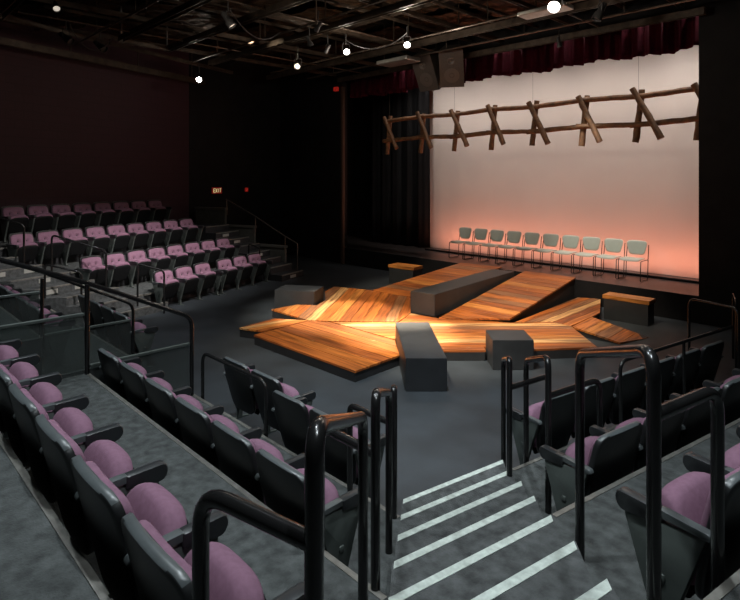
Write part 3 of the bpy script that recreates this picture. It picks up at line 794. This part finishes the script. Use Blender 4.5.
def log(bm, a, b, r0, r1, seed):
    rnd = random.Random(seed); n = 9; pts = []; rs = []
    for i in range(n+1):
        q = i/n; pts.append(a.lerp(b, q)+Vector((rnd.uniform(-1, 1), rnd.uniform(-1, 1), rnd.uniform(-1, 1)))*.006); rs.append((r0+(r1-r0)*q)*rnd.uniform(.93, 1.07))
    tube(bm, pts, rs, 10)
YF = 11.95
fx = [-11.58, -10.27, -9.09, -7.93, -6.79, -5.57, -4.41, -3.27]
fn_ = thing('log_fence', 'rustic log fence of crossed posts hanging in front of the backdrop', 'fence', (-7.5, YF, 3.4))
fb = Vector((-7.5, YF, 3.4))
for i, x in enumerate(fx):
    rnd = random.Random(40+i)
    for s, (dxt, dxb) in enumerate(((.06, -.07), (-.09, .42+rnd.uniform(-.05, .06)))):
        bm = bmesh.new(); y = YF+(-.06 if s else .06)
        log(bm, Vector((x+dxt, y, 4.49+rnd.uniform(-.03, .04)))-fb, Vector((x+dxb, y, 3.40+rnd.uniform(-.03, .05)+(.08 if s else 0)))-fb, .060, .066, 60+2*i+s)
        finish('crossed_post', bm, M['log'], fn_, True)
for i in range(len(fx)-1):
    bm = bmesh.new(); log(bm, Vector((fx[i]-.12, YF+.0, 4.37+(.03 if i % 2 else -.02)))-fb, Vector((fx[i+1]+.14, YF, 4.37+(-.02 if i % 2 else .03)))-fb, .055, .060, 80+i); finish('rail', bm, M['log'], fn_, True)
    bm = bmesh.new(); log(bm, Vector((fx[i]-.16, YF+.0, 3.79+(.03 if i % 2 else -.02)))-fb, Vector((fx[i+1]+.2, YF, 3.79+(-.02 if i % 2 else .03)))-fb, .060, .055, 90+i); finish('rail', bm, M['log'], fn_, True)
bm = bmesh.new()
for x in (-11.5, -9.1, -6.8, -4.4): tube(bm, [Vector((x, YF, 4.45))-fb, Vector((x, YF, 6.6))-fb], .003, 5)
finish('hanging_wire', bm, M['steel'], fn_)

# speaker cluster
sp0 = Vector((0, 0, 0))
def speaker(label, loc, rz):
    t = thing('loudspeaker', label, 'loudspeaker', loc, rz, 'hanging loudspeakers')
    tilt = Matrix.Rotation(R(28), 4, 'X')
    bm = bmesh.new()
    prism(bm, [Vector(p) for p in ((-.29, -.25), (.29, -.25), (.19, .25), (-.19, .25))], -.46, .46); bmesh.ops.transform(bm, matrix=tilt, verts=bm.verts[:]); 
    finish('cabinet', bm, M['speaker'], t)
    for z, r in ((-.16, .17), (.2, .09)):
        bm = bmesh.new(); lathe(bm, [(r, 0), (r*1.08, .012), (r*.9, .02), (r*.3, -.005), (0, .02)], 20, tilt @ Matrix.Translation((0, -.252, z)) @ Matrix.Rotation(PI/2, 4, 'X')); finish('driver', bm, M['cone'], t, True)
    bm = bmesh.new(); tube(bm, [Vector((-.15, .05, .4)), Vector((-.15, .05, 1.2))], .008, 6); tube(bm, [Vector((.15, .05, .4)), Vector((.15, .05, 1.2))], .008, 6); finish('hanger', bm, M['steel'], t)
q = W(1.50, 14.0, 5.38); v = W(-.85, -1)-W(0, 0); v2 = W(-.25, -1)-W(0, 0)
speaker('left one of two black loudspeakers hanging before the red valance', q, rotz_of(v)+PI)
q2 = W(2.02, 13.68, 5.42)
speaker('right one of two black loudspeakers hanging before the red valance', q2, rotz_of(v2)+PI)

# ------------------------------------------------------------------ ceiling grid
GZ = 5.72
def channel(label, a, b, w=.09, h=.12, name='ceiling_beam', m='steel', grp='steel channels of the lighting grid'):
    a, b = Vector(a), Vector(b); t = b-a; L = t.length; rz = math.atan2(t.y, t.x)
    bm = bmesh.new()
    box(bm, Vector((0, 0, h/2)), (L, w, .012)); box(bm, Vector((0, w/2, 0)), (L, .012, h)); box(bm, Vector((0, -w/2, 0)), (L, .012, h))
    o = finish(name, bm, M[m], None, kind='structure'); o.location = (a+b)/2; o.rotation_euler = (0, 0, rz)
    return o
for y, x0 in ((2.3, -12.4), (4.58, -12.55), (5.75, -12.85), (7.26, -13.6), (9.6, -14.4)): channel('', (x0, y, GZ), (1.5, y, GZ), .10, .12)
for y in (3.4, 6.5, 8.4, 10.6): channel('', (-14.5, y, GZ+.35), (1.5, y, GZ+.35), .05, .07)
for x in (-13.2, -11.2, -9.1, -7.2, -5.4, -3.4, -1.4): channel('', (x, 1.5, GZ+.14), (x, 11.3, GZ+.14), .07, .08)
for x in (-12.2, -10.2, -9.75, -8.1, -6.75, -6.3, -4.4): channel('', (x, 3.0, GZ+.30), (x, 11.3, GZ+.30), .04, .05)
channel('', (-12.7, 4.58, GZ-.02), (-12.7, 5.75, GZ-.02), .08, .08)
channel('', (-13.0, YP-.25, GZ-.05), (-3.0, YP-.25, GZ-.05), .10, .12)
def pipe(a, b, r=.022, m='steel'):
    a, b = Vector(a), Vector(b); c = (a+b)/2
    bm = bmesh.new(); tube(bm, [a-c, b-c], r, 8); o = finish('ceiling_pipe', bm, M[m], None, True, 'structure'); o.location = c
for y in (3.9, 6.6, 8.9, 10.2): pipe((-13.2, y, GZ-.10), (1, y, GZ-.10))
for x in (-11.9, -8.6, -4.9): pipe((x, 2.5, GZ+.02), (x, 11.2, GZ+.02), .016)
for y in (3.9, 6.6, 8.9, 10.2):
    for x in (-12, -10, -8, -6, -4): pipe((x, y, GZ-.10), (x, y, 6.6), .010)
pipe((-12.55, 4.58, GZ), (-12.55, 4.58, 6.6), .03, 'rawsteel'); pipe((-12.85, 5.75, GZ), (-12.85, 5.75, 6.6), .022, 'rawsteel')
for i, (x, y) in enumerate([(x, y) for x in (-13.2, -11.2, -9.1, -7.2, -5.4) for y in (4.58, 7.26, 9.6)]):
    bm = bmesh.new(); tube(bm, [Vector((0, 0, 0)), Vector((0, 0, 6.6-GZ))], .016, 8); o = finish('beam_hanger', bm, M['steel'], None, kind='structure'); o.location = (x, y, GZ)
# crumpled dark insulation panels between the beams
def pnl(x0, x1, y0, y1):
    bm = bmesh.new(); rnd = random.Random(int(x0*100+y0*7)); n = 12
    vv = [[bm.verts.new((x0+(x1-x0)*i/n, y0+(y1-y0)*k/n, 6.32+rnd.uniform(-.035, .035))) for i in range(n+1)] for k in range(n+1)]
    for k in range(n):
        for i in range(n): bm.faces.new((vv[k][i], vv[k][i+1], vv[k+1][i+1], vv[k+1][i]))
    bmesh.ops.solidify(bm, geom=bm.faces[:], thickness=.02)
    finish('ceiling_panel', bm, mat('crumpled_foil', (.060, .036, .020), .38, .5, .7, 6, .6, 30), None, kind='structure')
xs = (-15.0, -13.2, -11.2, -9.1, -7.2, -5.4, -3.4, -1.4); ys = (2.3, 4.58, 7.26, 9.6, 11.3)
for i in range(7):
    for k in range(4): pnl(xs[i]+.15, xs[i+1]-.15, ys[k]+.15, ys[k+1]-.15)
# catwalk edge along the left wall
a, b = Lb(12.3, 1.0, 5.55), Lb(12.3, 12.6, 5.55)
channel('', a, b, .10, .14, 'catwalk_edge'); a, b = Lb(11.2, 2.0, 5.75), Lb(11.2, 12.6, 5.75); channel('', a, b, .06, .08, 'catwalk_edge')
for j in (4.5, 6.4, 8.3, 10.2, 12.1):
    p = Lb(12.3, j, 5.55); bm = bmesh.new(); tube(bm, [Vector((0, 0, 0)), Vector((0, 0, 1.05))], .015, 6); o = finish('beam_hanger', bm, M['steel'], None, kind='structure'); o.location = p
# ducts
def duct(label, p, s, rz):
    bm = bmesh.new(); box(bm, Vector((0, 0, 0)), s, None, .02)
    o = finish('air_duct', bm, M['duct']); o.location = p; o.rotation_euler = (0, 0, rz); return tag(o, label, 'duct')
duct('short bright metal duct under the ceiling beside the loudspeakers', at(398, 61.5, 5.50), (1.0, .5, .10), 0)
duct('bright metal duct under the ceiling by the big lamp at the top', at(545, 11, 5.60), (.9, .35, .08), 0)

def stage_light(label, p, target, lens, s=1.0):
    t = thing('stage_light', label, 'stage light', p, 0, 'stage lights on the grid')
    v = (Vector(target)-Vector(p)).normalized(); Q = v.to_track_quat('Z', 'Y').to_matrix().to_4x4()
    S = Matrix.Scale(s, 4)
    bm = bmesh.new(); lathe(bm, [(0, -.24), (.06, -.23), (.075, -.16), (.075, .0), (.105, .04), (.115, .2), (.108, .2), (.098, .06)], 18, Q @ S); finish('body', bm, M['lightbody'], t, True)
    bm = bmesh.new(); lathe(bm, [(.0, .17), (.06, .165), (.10, .15), (.10, .145), (0, .145)], 18, Q @ S); finish('lens', bm, lens, t, True)
    bm = bmesh.new(); side = v.cross(Vector((0, 0, 1))).normalized()*.125*s
    up = Vector((0, 0, 1))*.22*s
    tube(bm, fillet([side, side+up, -side+up, -side], .03, 3), .010*s, 6); tube(bm, [up, up+Vector((0, 0, GZ+.02-p[2]-up.z if GZ+.02-p[2]-up.z > .03 else .05))], .014, 6)
    finish('yoke', bm, M['lightbody'], t, True)
    return t
CTR = at(440, 325, .2)
stage_light('bright stage light left of centre under the dark ceiling', at(346, 50, 5.40), CTR + (at(346, 50, 5.4)-CTR)*.6 + (-at(346, 50, 5.4)+Vector((0, 0, 2.7)))*.25, M['lens'], .6)
stage_light('bright stage light just left of the hanging loudspeakers', at(407, 43, 5.40), CTR*.5+Vector((0, 0, 1)), M['lens'], .6)
stage_light('large glaring stage light at the top edge of the picture', at(555, 3, 5.40), CTR*.4+Vector((0, 0, 1)), M['lens'], .85)
stage_light('small bright stage light high on the left near the catwalk', at(199, 79, 5.30), Vector((-3, 1.5, 1.2)), M['lens'], .65)
stage_light('dim stage light between the left catwalk and the centre lamps', at(298, 65, 5.30), Vector((-5, 2, 1.0)), M['lensdim'], .65)
stage_light('dim stage light at the upper left corner of the ceiling', at(56, 6, 5.40), Vector((-5, 2, 1.0)), M['lensdim'], .5)
for px, py, lb in ((228, 20, 'dim added stage light high above the left seats'), (100, 46, 'dark unlit stage light hanging near the left catwalk'),  # the dim one's glow is added to brighten the grid
                   (600, 12, 'dark unlit stage light right of the glaring top lamp'), (66, 38, 'dark unlit stage light farthest left on the ceiling')):
    stage_light(lb, at(px, py, 5.40), CTR, M['lensdim'] if lb.startswith('dim') else M['lightbody'], .7)
# loose cables between lamps
rnd = random.Random(5)
def cable(label, a, b, sag):
    bm = bmesh.new(); pts = [a.lerp(b, i/14)-Vector((0, 0, sag*4*(i/14)*(1-i/14))) for i in range(15)]
    tube(bm, pts, .009, 6); tag(finish('cable', bm, M['lightbody'], None, True), label, 'cable', 'cables of the lighting grid')
cable('sagging dark cable from the bright centre lamp to the beam', at(346, 40, 5.6), at(407, 33, 5.6), .25)
cable('sagging dark cable along the left catwalk', at(70, 26, 5.6), at(112, 38, 5.6), .35)
cable('sagging dark cable over the far left seats', at(230, 10, 5.6), at(280, 32, 5.6), .3)

# ------------------------------------------------------------------ lights
def spot(p, target, energy, size, col=(1, 1, 1), blend=.6, rad=.08):
    l = bpy.data.lights.new('spot', 'SPOT'); l.energy = energy; l.spot_size = R(size); l.spot_blend = blend; l.color = col; l.shadow_soft_size = rad
    o = bpy.data.objects.new('spot_lamp', l); C.objects.link(o); o.location = p
    o.rotation_euler = (Vector(target)-Vector(p)).to_track_quat('-Z', 'Y').to_euler(); return o
def area(p, target, energy, sx, sy, col):
    l = bpy.data.lights.new('area', 'AREA'); l.shape = 'RECTANGLE'; l.size = sx; l.size_y = sy; l.energy = energy; l.color = col
    o = bpy.data.objects.new('wash_lamp', l); C.objects.link(o); o.location = p
    o.rotation_euler = (Vector(target)-Vector(p)).to_track_quat('-Z', 'Y').to_euler(); return o
WARM = (1, .86, .66); COOL = (.86, .95, 1.0)
# set lights
def fixture(label, p, target, energy, size, col=(1, 1, 1), blend=.6, s_=.9):
    """an added stage light on the grid, a housing for an added spot"""
    p = Vector(p); v = (Vector(target)-p).normalized()
    stage_light(label, p, target, M['lens'], s_)
    spot(p+v*.2*s_, target, energy, size, col, blend, .03)  # added fill spot; the housing is added round it
spot(at(346, 50, 5.40)+Vector((.1, -.1, -.1)), at(345, 312, .2), 3800, 30, WARM, .7, .04)
spot(at(407, 43, 5.40)+Vector((.1, -.1, -.1)), at(400, 327, .2), 8000, 24, WARM, .9, .04)
spot(Vector((-5.0, 4.0, 5.6)), at(450, 325, .3), 3600, 40, WARM, .8, .04)
spot(Vector((-4.4, 7.4, 5.6)), at(540, 300, .3), 1800, 46, WARM, .8, .04)
spot(Vector((-8.0, 3.6, 5.6)), at(330, 330, .2), 700, 44, (1, .80, .58), .8, .04)
spot(Vector((-7.0, 2.6, 5.6)), at(312, 303, .2), 2800, 26, WARM, .8, .04)
fixture('added lit stage light above the low charcoal box, pointing at the ramps', (-9.0, 7.0, 5.45), at(425, 280, .3), 1300, 44, WARM, .8, .5)
spot(Vector((-7.5, 4.0, 5.7)), at(298, 292, .4), 900, 22, COOL, .8, .04)
spot(Vector((-4.2, 4.8, 5.6)), at(440, 390, 0), 1300, 70, COOL, .9, .04)
# house lights over the seating
for (x, y, e, s_) in ((-2.2, 1.6, 420, 95), (-4.4, 1.3, 400, 95), (-1.2, 3.6, 340, 90), (-.4, 1.2, 300, 100), (-6.6, 1.5, 320, 90), (-9.0, 2.2, 300, 90)):
    spot((x, y, 5.6), (x-.3, y+.6, 0), e, s_, COOL, .8, .07)
# lights on the far left rows
spot(Lb(5.6, 6.7, 5.6), Lb(10.6, 7.5, .4), 1700, 44, (1, .94, .92), .9, .06)
fixture('added lit stage light pointing at the far left rows, nearer the centre', Lb(5.6, 8.6, 5.45), Lb(10.5, 9.3, .3), 1500, 42, (1, .94, .92), .9, .45)
fixture('added lit stage light pointing at the far left rows, beside the bright pair', Lb(6.4, 10.2, 5.45), Lb(10.4, 10.9, .2), 420, 44, (1, .94, .92), .9, .45)
# backdrop: white wash from above, pink from the trough
for x in (-10.6, -9.0, -7.4, -5.8, -4.2, -3.0):
    spot((x, 11.9, 6.25), (x, 13.5, 2.0), 300, 115, (1, .91, .84), 1, .15)
area((-6.75, 12.96, SZ+.03), (-6.75, 13.6, 3.4), 128, 8.0, .08, (1, .31, .18))
# added lamps for the chairs and log fence
fixture('added lit stage light before the valance pointing at the left chairs', (-8.4, 10.9, 5.5), (-8.2, 12.3, .9), 1250, 40, (1, .97, .9), .9, .5)
fixture('added lit stage light before the valance pointing at the right chairs', (-5.6, 10.9, 5.5), (-5.4, 12.3, .9), 800, 38, (1, .97, .9), .9, .5)
for x in (-10.5, -6.0): spot((x, 6.4, 5.65), (x, 11.9, 4.2), 190, 60, WARM, 1, .05)
# added point lamps that stand in for lamp spill into the grid
for p, e in ((at(346, 50, 5.35), 42), (at(407, 43, 5.35), 55), (at(555, 3, 5.35), 50), (at(199, 79, 5.3), 6), (at(228, 20, 5.3), 14), (at(298, 65, 5.25), 10)):
    l = bpy.data.lights.new('spill', 'POINT'); l.energy = e; l.color = (1, .85, .7); l.shadow_soft_size = .06
    o = bpy.data.objects.new('spill_lamp', l); C.objects.link(o); o.location = p + Vector((.12, -.14, -.12))

# ------------------------------------------------------------------ camera
cam = bpy.data.cameras.new('camera'); co = bpy.data.objects.new('camera', cam); C.objects.link(co)
co.location = (0, 0, H); co.rotation_euler = (PI/2, 0, TH)
cam.sensor_width = 36; cam.sensor_fit = 'HORIZONTAL'; cam.lens = F/740*36; cam.shift_y = -(300-HY)/740; cam.clip_start = .05
sc = bpy.context.scene; sc.camera = co
w = bpy.data.worlds.new('world'); sc.world = w; w.use_nodes = True; w.node_tree.nodes['Background'].inputs['Color'].default_value = (.0, .0, .0, 1)
sc.view_settings.view_transform = 'Standard'; sc.view_settings.look = 'None'; sc.view_settings.gamma = 1; sc.view_settings.use_curve_mapping = False
sc.view_settings.exposure = 0
